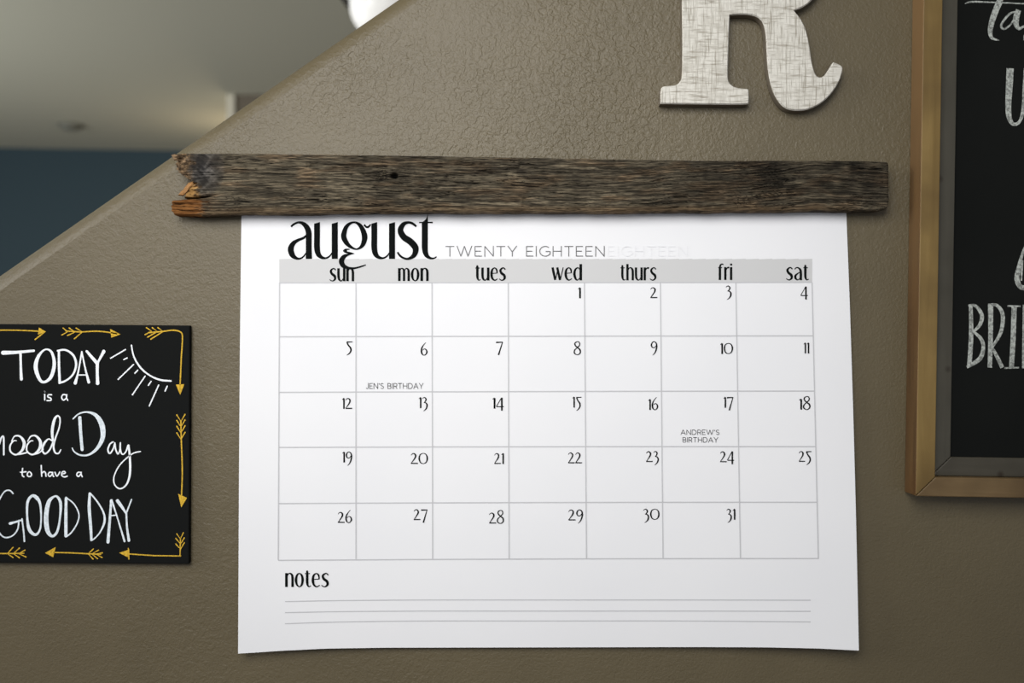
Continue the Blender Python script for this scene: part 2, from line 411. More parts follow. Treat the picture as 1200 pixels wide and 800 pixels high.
# month title, traced stroke by stroke
ink = Ink(on_sheet)
fa = lambda p: (330+p[0]/10.53, 248+p[1]/10.53)
fb = lambda p: (420+p[0]/10.53, 248+p[1]/10.53)
ink.stroke([(116, 186, 22), (148, 156, 26), (205, 132, 26), (262, 145, 46), (308, 188, 64), (333, 250, 72), (335, 330, 73), (335, 450, 73), (337, 582, 78)], fa)
ink.stroke([(312, 285, 22), (272, 322, 30), (205, 350, 36), (145, 390, 56), (113, 458, 73), (132, 532, 66), (180, 572, 38), (225, 578, 24), (270, 552, 20), (305, 505, 14)], fa)
for f_, ox in ((fa, 0), (fb, -241)):
    ink.stroke([(437+ox, 150, 73), (437+ox, 300, 73), (437+ox, 450, 72), (455+ox, 525, 62), (495+ox, 563, 40), (545+ox, 572, 24), (592+ox, 548, 20), (628+ox, 500, 14)], f_)
    ink.poly([(400.5+ox, 152), (400.5+ox, 148), (473+ox, 127), (473+ox, 152)], f_)
    ink.stroke([(656+ox, 150, 75), (656+ox, 582, 75)], f_, smooth=False)
    ink.poly([(618.5+ox, 152), (618.5+ox, 148), (693.5+ox, 127), (693.5+ox, 152)], f_)
ink.stroke([(766, 290, 66), (806, 176, 46), (895, 130, 24), (975, 178, 50), (1024, 300, 70), (1000, 408, 52), (930, 461, 20), (850, 432, 38), (792, 370, 60)], fa, closed=True)
ink.stroke([(70, 160, 24), (98, 188, 24), (124, 186, 26), (152, 155, 14)], fb)
ink.stroke([(838, 462, 14), (790, 466, 20), (765, 484, 14), (792, 499, 20), (835, 506, 22), (898, 517, 5)], fa)
ink.disc(330+795/10.53, 248+484/10.53, 1.3)
ink.stroke([(890, 518, 6), (828, 527, 22), (768, 556, 52), (739, 610, 66), (762, 665, 56), (818, 692, 34), (885, 698, 26), (960, 682, 20), (1040, 655, 14)], fa)
ink.stroke([(714, 182, 24), (668, 145, 30), (610, 133, 32), (552, 158, 54), (519, 232, 72), (560, 312, 78), (645, 372, 82), (705, 450, 78), (686, 535, 58), (620, 579, 30), (560, 572, 26), (512, 540, 26), (482, 498, 22)], fb)
ink.stroke([(820, 125, 75), (820, 300, 75), (820, 450, 74), (836, 528, 58), (875, 567, 34), (922, 576, 22), (966, 556, 16)], fb)
ink.poly([(783, 130), (803, 116), (832, 94), (846, 62), (857, 22), (857.5, 130)], fb)
ink.stroke([(748, 133, 16), (918, 133, 18)], fb, smooth=False)
tag(ink.build('month_title', M['ink'], cal), 'large black lowercase month title august')

# narrow high-contrast alphabet: x-height 100, y down
DECO = {
 'n': (58, [[(9, 0, 18), (9, 100, 18)], [(14, 24, 6), (22, 6, 8), (34, 3, 10), (45, 14, 16), (49, 36, 18), (49, 100, 18)]]),
 'm': (84, [[(9, 0, 18), (9, 100, 18)], [(14, 20, 6), (21, 5, 7), (29, 3, 9), (39, 12, 14), (42, 32, 17), (42, 100, 17)], [(46, 20, 6), (54, 5, 7), (61, 3, 9), (71, 12, 14), (75, 32, 17), (75, 100, 17)]]),
 'u': (60, [[(9, 0, 18), (9, 55, 18), (13, 84, 16), (26, 98, 9), (38, 90, 7), (46, 72, 5)], [(51, 0, 18), (51, 100, 18)]]),
 's': (52, [[(47, 16, 8), (38, 5, 9), (26, 4, 10), (11, 20, 16), (18, 42, 18), (38, 60, 19), (42, 82, 16), (27, 97, 9), (12, 95, 7), (2, 86, 6)]]),
 'e': (58, [[(8, 46, 6), (50, 43, 6)], [(50, 45, 8), (47, 17, 12), (32, 3, 8), (14, 18, 14), (9, 52, 18), (16, 84, 15), (34, 98, 9), (54, 86, 6)]]),
 't': (38, [[(14, -18, 10), (15, 0, 17), (15, 66, 18), (20, 91, 12), (30, 97, 8), (39, 90, 5)], [(0, 4, 7), (33, 4, 7)]]),
 'w': (84, [[(3, 0, 17), (23, 97, 17)], [(25, 97, 7), (42, 8, 7)], [(37, 0, 17), (58, 97, 17)], [(60, 97, 7), (81, 0, 7)]]),
 'd': (64, [[(48, 16, 6), (34, 3, 8), (15, 18, 14), (9, 52, 18), (17, 85, 15), (30, 98, 8), (46, 82, 6)], [(55, -26, 18), (55, 100, 18)]]),
 'h': (58, [[(9, -26, 18), (9, 100, 18)], [(14, 24, 6), (22, 6, 8), (34, 3, 10), (45, 14, 16), (49, 36, 18), (49, 100, 18)]]),
 'r': (40, [[(9, 0, 18), (9, 100, 18)], [(14, 26, 6), (22, 10, 8), (30, 4, 12), (40, 6, 14)]]),
 'f': (42, [[(14, 100, 18), (14, 20, 18), (16, -8, 15), (26, -22, 10), (42, -20, 10)], [(0, 5, 7), (32, 5, 7)]]),
 'i': (20, [[(9, 0, 18), (9, 100, 18)], [(9, -27, 16), (9, -12, 16)]]),
 'a': (62, [[(6, 16, 7), (16, 5, 8), (30, 4, 10), (45, 18, 15), (50, 40, 18), (50, 100, 18)], [(44, 38, 6), (26, 50, 10), (11, 66, 16), (12, 84, 16), (24, 97, 9), (36, 93, 6), (47, 78, 5)]]),
 'o': (62, [[(9, 50, 18), (15, 17, 14), (30, 3, 8), (46, 16, 14), (52, 50, 18), (46, 84, 14), (31, 98, 8), (15, 83, 14), 'C']]),
}
def width(font, s, gap):
    return sum(font[c][0] for c in s)+gap*(len(s)-1)
def write(name, s, font, x0, x1, ytop, ybase, m, gap=6, h=100.0, wk=1.0, smooth=True):
    ink = Ink(on_sheet); W = width(font, s, gap); sx = (x1-x0)/W; sy = (ybase-ytop)/h; cx = 0
    for ch in s:
        for st in font[ch][1]:
            cl = st[-1] == 'C'; pts = st[:-1] if cl else st
            fn = lambda p, cx=cx: (x0+(cx+p[0])*sx, ytop+p[1]*sy)
            if len(pts[0]) == 3: vertical = abs(pts[0][0]-pts[-1][0]) < 2 and len(pts) == 2
            else: vertical = False
            ink.stroke(pts, fn, smooth=smooth and len(pts) > 2, closed=cl, wmul=wk*(sx/math.sqrt(sx*sy) if vertical else 1.0))
        cx += font[ch][0]+gap
    return ink.build(name, m, cal)
for s, x0, x1 in (('sun', 386, 415), ('mon', 466.5, 502.3), ('tues', 557, 593), ('wed', 647, 682), ('thurs', 727, 769.5), ('fri', 841.6, 858.4), ('sat', 921, 947.5)):
    yo = {'sun': 0.2, 'mon': 0, 'tues': -0.6, 'wed': -0.8, 'thurs': -0.8, 'fri': -1.2, 'sat': -1.0}[s]
    write('weekday_name', s, DECO, x0, x1, 314.0+yo, 329.2+yo, M['ink'], gap=6, wk=0.98 if s == 'thurs' else 1.06)
write('notes_title', 'notes', DECO, 334, 385.6, 671.2, 687.6, M['ink'], gap=5, wk=0.98)

# date numerals: height of a "1" = 12.6, y down
DIG = {
 '1': (3.6, [[(0.2, 2.0, 0.5), (1.2, 1.2, 0.9), (2.4, 0.1, 1.0)], [(2.4, 0.6, 2.0), (2.4, 12.6, 2.0)]]),
 '2': (8.4, [[(0.4, 2.6, 0.6), (1.8, 1.0, 0.9), (3.8, 0.6, 1.2), (5.6, 2.4, 1.8), (5.3, 5.0, 1.7), (3.2, 8.3, 1.2), (0.4, 12.0, 0.7)], [(0.2, 11.95, 1.3), (8.4, 11.95, 1.3)]]),
 '3': (7.4, [[(0.4, 1.9, 0.6), (1.8, 0.6, 0.9), (3.6, 0.6, 1.2), (4.9, 2.6, 1.7), (3.9, 4.9, 1.2), (2.2, 6.4, 0.7)], [(2.3, 6.2, 0.8), (4.6, 6.6, 1.3), (6.2, 9.0, 1.8), (5.5, 12.4, 1.6), (3.6, 14.8, 1.0), (1.6, 16.0, 0.5)]]),
 '4': (8.4, [[(6.0, 0.0, 0.9), (0.2, 10.2, 0.9)], [(0.2, 10.4, 1.1), (8.4, 10.4, 1.1)], [(6.3, 0.0, 1.9), (6.3, 15.0, 1.9)]]),
 '5': (8.0, [[(1.3, 0.9, 1.4), (8.0, 0.7, 1.0)], [(1.4, 0.8, 1.7), (3.2, 4.6, 1.6), (5.6, 7.4, 1.8), (6.2, 10.6, 1.8), (4.6, 13.8, 1.4), (1.2, 16.2, 0.5)]]),
 '6': (8.4, [[(6.2, -2.2, 0.5), (3.2, 1.2, 1.1), (1.2, 5.2, 1.7), (1.3, 9.6, 1.8), (3.2, 12.2, 1.1), (5.6, 11.9, 1.1), (7.4, 9.2, 1.7), (6.6, 6.2, 1.3), (4.4, 5.2, 0.9), (2.2, 6.8, 0.6)]]),
 '7': (8.2, [[(0.2, 1.0, 1.7), (8.0, 0.8, 1.1)], [(7.7, 0.5, 0.9), (3.0, 15.6, 1.8)]]),
 '8': (9.0, [[(4.4, -2.6, 0.9), (1.7, -0.8, 1.4), (2.2, 2.0, 1.5), (4.8, 4.4, 1.4), (7.4, 6.8, 1.7), (7.6, 10.4, 1.5), (4.5, 12.6, 0.9), (1.1, 10.6, 1.4), (1.3, 7.4, 1.4), (3.9, 4.6, 1.0), (6.9, 1.6, 1.3), (6.7, -1.6, 1.2), 'C']]),
 '9': (8.0, [[(6.5, 4.8, 0.7), (4.6, 7.2, 0.9), (1.9, 6.8, 1.3), (0.9, 4.0, 1.7), (2.2, 1.2, 1.2), (4.4, 0.4, 1.0), (6.6, 2.2, 1.5), (7.2, 6.2, 1.8), (6.1, 11.0, 1.6), (4.4, 14.0, 1.1), (2.2, 16.0, 0.5)]]),
 '0': (11.2, [[(5.6, 0.4, 0.8), (2.0, 2.0, 1.2), (0.9, 6.3, 1.8), (2.3, 10.8, 1.3), (5.6, 12.2, 0.8), (9.0, 10.6, 1.3), (10.3, 6.3, 1.8), (9.0, 1.9, 1.2), 'C']]),
}
DATES = [('1', 677.2, 681, 336.6), ('2', 762, 770.3, 336.4), ('3', 850.4, 857.8, 334.6), ('4', 938.2, 946.6, 335.6),
 ('5', 405, 413, 399.7), ('6', 492.8, 501.2, 403.4), ('7', 581, 589.5, 400), ('8', 672, 681.3, 402.8), ('9', 762.5, 770.4, 399.8), ('10', 843.9, 859.2, 401.8), ('11', 941.7, 948.6, 401.2),
 ('12', 400.7, 412.7, 466.2), ('13', 490.7, 501.6, 465.2), ('14', 577, 590.3, 465.8), ('15', 670.8, 681.3, 464.6), ('16', 759.6, 771.5, 467.4), ('17', 847.8, 859.5, 464.8), ('18', 936.4, 950.2, 467),
 ('19', 401, 412.7, 529), ('20', 481.3, 501.6, 530.6), ('21', 579, 590.8, 530.7), ('22', 665.6, 682, 529.9), ('23', 757, 772.4, 528.4), ('24', 843.7, 860.2, 528.6), ('25', 936, 951, 528.2),
 ('26', 395.8, 412.7, 599.6), ('27', 484.7, 501, 596.4), ('28', 573, 591, 600.4), ('29', 666, 683.2, 596.8), ('30', 753.7, 773, 596), ('31', 851.2, 862, 596)]
for s, x0, x1, yt in DATES:
    write('day_number', s, DIG, x0, x1, yt, yt+12.8, M['ink'], gap=0.6 if len(s) > 1 else 0, h=12.6, wk=1.02)

# thin spaced capitals
def arc(cx, cy, rx, ry, a0, a1, n=14):
    return [(cx+rx*math.cos(math.radians(a0+(a1-a0)*i/n)), cy-ry*math.sin(math.radians(a0+(a1-a0)*i/n))) for i in range(n+1)]
CAPS = {
 'T': (74, [[(0, 4), (74, 4)], [(37, 4), (37, 100)]]),
 'W': (128, [[(2, 0), (34, 98), (64, 2), (94, 98), (126, 0)]]),
 'E': (60, [[(58, 4), (4, 4), (4, 96), (60, 96)], [(4, 49), (52, 49)]]),
 'N': (80, [[(4, 100), (4, 2), (76, 98), (76, 0)]]),
 'Y': (76, [[(1, 0), (38, 56), (75, 0)], [(38, 56), (38, 100)]]),
 'I': (8, [[(4, 0), (4, 100)]]),
 'G': (90, [arc(50, 50, 46, 47, 50, 340, 22)[:-1]+[(92, 78), (92, 52), (56, 52)]]),
 'H': (78, [[(4, 0), (4, 100)], [(74, 0), (74, 100)], [(4, 50), (74, 50)]]),
 'J': (48, [[(44, 0), (44, 70)]+arc(25, 72, 19, 25, 0, -150, 8)]),
 "'": (10, [[(5, 0), (5, 26)]]),
 'S': (62, [arc(31, 27, 25, 23, 35, 250, 12)+arc(32, 73, 26, 23, 80, -150, 12)]),
 'B': (68, [[(4, 4), (34, 4)]+arc(36, 27, 22, 23, 80, -80, 8)+[(34, 49), (4, 49)], [(4, 4), (4, 96), (38, 96)]+arc(40, 73, 24, 23, -80, 80, 8)+[(34, 49)]]),
 'R': (66, [[(4, 100), (4, 4), (36, 4)]+arc(37, 30, 25, 26, 85, -85, 9)+[(4, 57)], [(38, 57), (64, 100)]]),
 'D': (82, [[(4, 4), (4, 96), (34, 96)]+arc(34, 50, 44, 46, -85, 85, 14)+[(4, 4)]]),
 'A': (86, [[(1, 100), (43, 2), (85, 100)], [(17, 66), (69, 66)]]),
 ' ': (34, []),
}
def caps(name, s, x0, x1, y0, y1, m, wd, gap=22, lab=None):
    ink = Ink(on_sheet); W = width(CAPS, s, gap); sx = (x1-x0)/W; sy = (y1-y0)/100; cx = 0; ink.w = wd/math.sqrt(sx*sy)
    for ch in s:
        for st in CAPS[ch][1]:
            fn = lambda p, cx=cx: (x0+(cx+p[0])*sx, y0+p[1]*sy)
            for a, b in zip(st, st[1:]):
                d = math.hypot(b[0]-a[0], b[1]-a[1]) or 1; e = ink.w*0.25 if len(st) > 2 else 0
                ux, uy = (b[0]-a[0])/d*e, (b[1]-a[1])/d*e
                ink.stroke([(a[0]-ux, a[1]-uy), (b[0]+ux, b[1]+uy)], fn, smooth=False)
        cx += CAPS[ch][0]+gap
    return ink.build(name, m, cal)
caps('year_text', 'TWENTY EIGHTEEN', 522, 708.6, 288.2, 300.4, M['ink_mid'], 1.0)
caps('faint_year_text', 'EIGHTEEN', 712, 806, 288.2, 300.2, M['ghost'], 1.0)
caps('event_note', "JEN'S BIRTHDAY", 428.8, 496, 448.8, 455.4, M['ink_grey'], 0.72, 18)
ev = caps('event_note', "ANDREW'S", 797.8, 843, 503.4, 509.2, M['ink_grey'], 0.68, 18)
caps('event_note', 'BIRTHDAY', 800, 841.4, 512.2, 518.2, M['ink_grey'], 0.68, 18)

# ------------------------------------------------------------------ weathered board above the calendar
rng = np.random.default_rng(7)
LAT = rng.random((256, 256))
def vnoise(x, y):
    xi = np.floor(x).astype(int); yi = np.floor(y).astype(int); fx = x-xi; fy = y-yi
    fx = fx*fx*(3-2*fx); fy = fy*fy*(3-2*fy)
    g = lambda a, b: LAT[a % 256, b % 256]
    return (g(xi, yi)*(1-fx)+g(xi+1, yi)*fx)*(1-fy)+(g(xi, yi+1)*(1-fx)+g(xi+1, yi+1)*fx)*fy
def fbm(x, y, o=4):
    s = 0; a = 0.5; n = 0
    for k in range(o): s = s+a*vnoise(x*2**k+17.3*k, y*2**k+5.1*k); n += a; a *= 0.55
    return s/n
def plank():
    T = 0.020
    top = [(200, 180.5), (215, 179.6), (300, 180), (420, 181.3), (560, 183.4), (700, 186), (830, 188), (1000, 188.3), (1030, 188.8), (1043, 190)]
    bot = [(200, 251.5), (240, 252.6), (283, 250.8), (400, 249.6), (560, 248.6), (700, 248.4), (840, 248.0), (920, 247.4), (950, 246.2), (1000, 246.8), (1030, 246.6), (1043, 244)]
    lef = [(0.0, 202), (0.04, 200.8), (0.08, 204.5), (0.13, 207.5), (0.17, 205.8), (0.25, 206.4), (0.32, 211), (0.38, 217), (0.43, 224), (0.46, 227), (0.50, 222), (0.57, 219), (0.66, 216), (0.705, 214), (0.72, 226), (0.735, 212), (0.75, 201.5), (0.84, 200), (0.93, 201), (0.98, 203.5), (1.0, 205)]
    NX, NY = 760, 112
    pb = np.linspace(200, 1042, NX+1); vv = np.linspace(0, 1, NY+1)
    PB, VV = np.meshgrid(pb, vv)
    xl = np.interp(VV, [a for a, _ in lef], [b for _, b in lef]); xl = xl+2.0*(vnoise(VV*60, VV*0+3)-0.5)
    PX = np.where(PB < 262, xl+(PB-200)/62*(262-xl), PB)
    xr = 1042+1.0*(vnoise(VV*25, VV*0+9)-0.5)-3.0*np.clip((VV-0.90)/0.1, 0, 1)**2-2.0*np.clip((0.06-VV)/0.06, 0, 1)**2
    PX = np.where(PX > 1000, 1000+(PX-1000)*(xr-1000)/42, PX)
    tp = np.interp(PX, [a for a, _ in top], [b for _, b in top])+0.9*(fbm(PX/22, PX*0+1, 3)-0.5)
    bt = np.interp(PX, [a for a, _ in bot], [b for _, b in bot])+2.2*(fbm(PX/26, PX*0+40, 3)-0.5)
    PY = tp+(bt-tp)*VV
    # grain lines bend round the knot and sweep upwards to the right
    Y = PY-184-4.5*np.exp(-((PX-820)/90)**2)*np.sin((PX-820)/60)+3*np.sin(PX/170)+0.03*np.clip(PX-760, 0, 200)*np.clip(1-(PX-760)/400, 0, 1)*4
    dk = np.hypot((PX-462)/1.9, PY-206); Y = Y+np.sign(PY-206)*-3.5*np.exp(-(dk/9)**2)
    g1 = fbm(PX/30, Y/1.15, 3); g2 = fbm(PX/9+50, Y/0.75+20, 3); g3 = fbm(PX/120+9, Y/6+3, 3); patch = fbm(PX/46+70, PY/30+11, 3)
    crack = np.clip(1-np.abs(fbm(PX/80+33, Y/3.2+60, 3)-0.5)/0.034, 0, 1)*np.clip((fbm(PX/60+3, PY/14+8, 2)-0.36)*6, 0, 1)
    saw = np.clip((fbm(PX/5+5, PY/30+40, 3)-0.55)*5, 0, 1)                       # faint cross saw marks
    burl = np.clip(1-np.hypot((PX-238)/26, (PY-196)/36), 0, 1)**0.5*(PX < 266)
    ang = np.arctan2(PY-262, PX-190); radl = np.hypot(PY-262, PX-190)
    eg = fbm(ang*17, radl/16, 3)*0.6+fbm(radl/2.6, ang*4, 2)*0.4
    grain = np.clip((g1*0.5+g2*0.5-0.5)*3.1+0.47, 0, 1)
    grain = grain*(1-burl)+np.clip((eg-0.5)*3+0.5, 0, 1)*burl
    amber = 1/(1+np.exp(-(236-PX+9*(fbm(PX/10, PY/2, 3)-0.5)*4)/2.5))*(VV > 0.725)
    amber2 = 1/(1+np.exp(-(229-PX+14*(fbm(PX/6, PY/3, 2)-0.5))/1.6))*((VV > 0.47) & (VV <= 0.725))
    gn = 1/(1+np.exp(-(222-PX+12*(fbm(PX/5, PY/5, 3)-0.5)*2)/1.5))*(VV < 0.46)
    hole = np.exp(-(np.hypot((PX-462)/4.2, (PY-206)/3.2))**4)
    split = np.exp(-((PX-462)/26)**2)*np.exp(-((PY-206.8-0.02*(PX-462))/0.8)**2)
    sgap = np.exp(-((VV-0.722-(PX-214)*-0.0011)/0.016)**2)*np.clip((258-PX)/20, 0, 1)
    depth = T+0.0009*(grain-0.5)-0.0012*crack-0.0075*hole-0.0022*split-0.006*sgap+0.0012*(g3-0.5)
    depth = depth-0.0045*np.clip(amber2, 0, 1)-0.002*amber+0.007*gn*(fbm(PX/4, PY/4, 3)-0.62)
    depth = depth-0.0018*np.clip(1-(VV)/0.03, 0, 1)**2-0.0035*np.clip((VV-0.95)/0.05, 0, 1)**2-0.002*np.clip((PX-1038)/4, 0, 1)**2
    dk_ = np.array([0.030, 0.024, 0.0165]); md = np.array([0.092, 0.077, 0.053]); lt = np.array([0.225, 0.186, 0.126])
    g = grain[..., None]
    c = np.where(g < 0.5, dk_+(md-dk_)*(g/0.5), md+(lt-md)*((g-0.5)/0.5)**1.25)
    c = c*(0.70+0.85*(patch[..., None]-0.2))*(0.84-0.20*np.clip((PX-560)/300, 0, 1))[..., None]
    rust = np.clip((fbm(PX/40+13, PY/8+31, 3)-0.53)*5, 0, 1)[..., None]*0.28
    c = c*(1-rust)+c*np.array([1.45, 0.95, 0.62])*rust
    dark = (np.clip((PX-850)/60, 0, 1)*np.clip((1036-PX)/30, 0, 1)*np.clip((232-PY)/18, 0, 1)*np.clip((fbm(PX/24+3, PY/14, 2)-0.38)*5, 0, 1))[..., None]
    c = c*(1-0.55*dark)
    wane = np.clip((VV-0.86)/0.08, 0, 1)[..., None]*np.clip((1010-PX)/60, 0, 1)[..., None]
    c = c*(1-0.5*wane)+np.array([0.150, 0.098, 0.052])*(0.5+g)*0.5*wane
    b_ = burl[..., None]; c = c*(1-b_)+(np.array([0.017, 0.016, 0.016])+np.array([0.125, 0.118, 0.112])*g**2.0)*b_
    c = c*(1-0.35*saw[..., None])+c*1.4*0.35*saw[..., None]
    gg = gn[..., None]; c = c*(1-gg)+(np.array([0.045, 0.028, 0.015])+np.array([0.28, 0.19, 0.11])*fbm(PX/3, PY/3, 2)[..., None]**2.2*1.6)*gg
    aa = amber[..., None]; tx = fbm(PX/14, PY/1.3, 3)[..., None]
    c = c*(1-aa)+(np.array([0.10, 0.035, 0.008])+np.array([0.30, 0.145, 0.045])*tx**1.7)*aa
    aa = amber2[..., None]; c = c*(1-aa)+(np.array([0.18, 0.085, 0.022])+np.array([0.55, 0.36, 0.14])*tx**1.5)*aa
    c = c*(1-0.8*crack[..., None])*(1-0.93*hole[..., None])*(1-0.8*split[..., None])*(1-0.85*sgap[..., None])
    base = Vector(U(620, 215, 0))
    root = thing('reclaimed_board', 'weathered grey-brown barn wood board clamping the top of the calendar', 'board', base)
    k = (1-depth)/F
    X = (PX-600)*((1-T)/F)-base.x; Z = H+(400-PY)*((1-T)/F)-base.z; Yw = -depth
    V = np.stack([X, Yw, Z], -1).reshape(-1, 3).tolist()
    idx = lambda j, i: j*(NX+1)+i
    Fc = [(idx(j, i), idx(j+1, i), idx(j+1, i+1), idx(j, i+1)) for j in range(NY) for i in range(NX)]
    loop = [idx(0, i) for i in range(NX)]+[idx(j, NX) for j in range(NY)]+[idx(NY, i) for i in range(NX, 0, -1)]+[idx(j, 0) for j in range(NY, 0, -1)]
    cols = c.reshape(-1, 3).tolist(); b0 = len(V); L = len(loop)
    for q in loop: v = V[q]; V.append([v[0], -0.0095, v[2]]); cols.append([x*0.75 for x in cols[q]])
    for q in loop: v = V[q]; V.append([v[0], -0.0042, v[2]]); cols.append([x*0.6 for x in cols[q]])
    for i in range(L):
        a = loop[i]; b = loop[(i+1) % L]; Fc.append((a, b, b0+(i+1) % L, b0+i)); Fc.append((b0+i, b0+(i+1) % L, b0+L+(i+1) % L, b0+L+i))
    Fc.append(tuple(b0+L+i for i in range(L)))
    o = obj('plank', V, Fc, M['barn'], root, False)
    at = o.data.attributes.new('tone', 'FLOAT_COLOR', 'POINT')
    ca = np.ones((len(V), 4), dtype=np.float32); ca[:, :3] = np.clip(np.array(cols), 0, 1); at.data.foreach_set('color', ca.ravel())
    # torn splinters standing at the broken end
    def splinter(pts, d0, d1, m):
        r = random.Random(len(pts)); n = len(pts); Vv = []
        cx = sum(p[0] for p in pts)/n; cy = sum(p[1] for p in pts)/n
        for (x, y) in pts: Vv.append(Vector(U(x, y, d0))-base)
        for (x, y) in pts: Vv.append(Vector(U(cx+(x-cx)*0.82, cy+(y-cy)*0.72, d1+r.uniform(-0.0006, 0.0006)))-base)
        Vv.append(Vector(U(cx, cy, d1+0.0008))-base)
        Ff = [(i, (i+1) % n, n+(i+1) % n, n+i) for i in range(n)]+[(n+i, n+(i+1) % n, 2*n) for i in range(n)]+[tuple(range(n))[::-1]]
        return obj('splinter', Vv, Ff, m, root)
    tag(splinter([(213, 226), (216, 220), (221, 214), (227, 212), (229, 214), (224, 219), (219, 225), (216, 229)], 0.012, 0.0172, M['amber']), 'bare amber splinter')
    tag(splinter([(208.5, 229), (212, 224), (217, 221), (222, 221), (221, 226), (214, 230)], 0.010, 0.0155, M['amber']), 'bare amber splinter')
    splinter([(200.5, 181.5), (205, 180), (209, 182), (208, 187), (204, 188)], 0.010, 0.0190, M['torn'])
    return root
plank()

# ------------------------------------------------------------------ large letter R on the wall
def letter():
    f = lambda p: (740+p[0]/4, p[1]/4)
    outer = [(246, -240), (236, 0), (240, 200), (238, 355), (232, 378), (215, 396), (190, 400), (150, 402), (136, 415), (136, 486), (345, 488), (548, 490), (552, 480), (552, 420), (545, 415), (500, 412), (475, 402), (458, 385), (452, 360), (456, 220), (462, 70),
      (510, 66), (562, 68), (600, 82), (622, 112), (632, 170), (635, 250), (640, 330), (655, 405), (682, 468), (720, 508), (765, 519), (820, 516), (880, 492), (932, 448), (975, 385), (992, 330), (990, 306), (948, 289), (933, 312), (907, 352), (894, 361), (876, 361), (862, 345), (847, 295), (838, 225), (824, 150), (800, 92), (764, 48),
      (800, 36), (845, 5), (885, -50), (902, -120), (892, -190), (850, -255), (780, -295), (690, -312), (560, -316), (300, -318), (150, -318), (136, -305), (136, -240), (150, -230), (200, -228), (230, -215), (243, -190)]
    outer = [p for i, p in enumerate(outer) if i != 0]
    hole = [(468, -20), (468, -120), (470, -215), (560, -218), (630, -205), (668, -165), (678, -115), (665, -60), (625, -25), (560, -15)]
    def soften(pts):
        n = len(pts); out = []
        for i, p in enumerate(pts):
            a = pts[i-1]; c = pts[(i+1) % n]
            t1 = math.atan2(p[1]-a[1], p[0]-a[0]); t2 = math.atan2(c[1]-p[1], c[0]-p[0])
            turn = abs((t2-t1+math.pi) % (2*math.pi)-math.pi)
            if turn < 1.25:
                for q in (a, c): out.append((p[0]+(q[0]-p[0])*0.25, p[1]+(q[1]-p[1])*0.25))
            else: out.append(p)
        return out
    outer = soften(soften(outer)); hole = soften(soften(hole))
    base = Vector(U(865, 40, 0)); D0, D1 = 0.0015, 0.0135
    bm = bmesh.new()
    def ring(pts, d, ins=0.0):
        n = len(pts); out = []
        area = sum(pts[i][0]*pts[(i+1) % n][1]-pts[(i+1) % n][0]*pts[i][1] for i in range(n))
        sg = 1 if area > 0 else -1
        for i, p in enumerate(pts):
            a = pts[i-1]; c = pts[(i+1) % n]; dx, dy = c[0]-a[0], c[1]-a[1]; L = math.hypot(dx, dy) or 1
            q = (p[0]-sg*dy/L*ins, p[1]+sg*dx/L*ins); x, y = f(q)
            out.append(Vector(((x-600)/F*(1-D1), -d, H+(400-y)/F*(1-D1)))-base)
        return out
    side = []
    frontE = []
    for pts, s in ((outer, 1), (hole, -1)):
        r0 = [bm.verts.new(v) for v in ring(pts, D0)]; r1 = [bm.verts.new(v) for v in ring(pts, D1-0.0015)]; r2 = [bm.verts.new(v) for v in ring(pts, D1, 5*s)]
        n = len(pts)
        for i in range(n):
            j = (i+1) % n
            q = bm.faces.new((r0[i], r0[j], r1[j], r1[i])); q.material_index = 1
            q = bm.faces.new((r1[i], r1[j], r2[j], r2[i])); q.material_index = 0
        frontE += [bm.edges.get((r2[i], r2[(i+1) % n])) for i in range(n)]
    bmesh.ops.triangle_fill(bm, use_beauty=True, edges=frontE)
    bmesh.ops.recalc_face_normals(bm, faces=bm.faces)
    me = bpy.data.meshes.new('wooden_letter'); bm.to_mesh(me); bm.free()
    me.materials.append(M['linen']); me.materials.append(M['letter_side'])
    o = bpy.data.objects.new('wooden_letter', me); col.objects.link(o); o.location = base
    tag(o, 'big whitewashed letter R with woven linen print mounted above the board', 'letter')
letter()

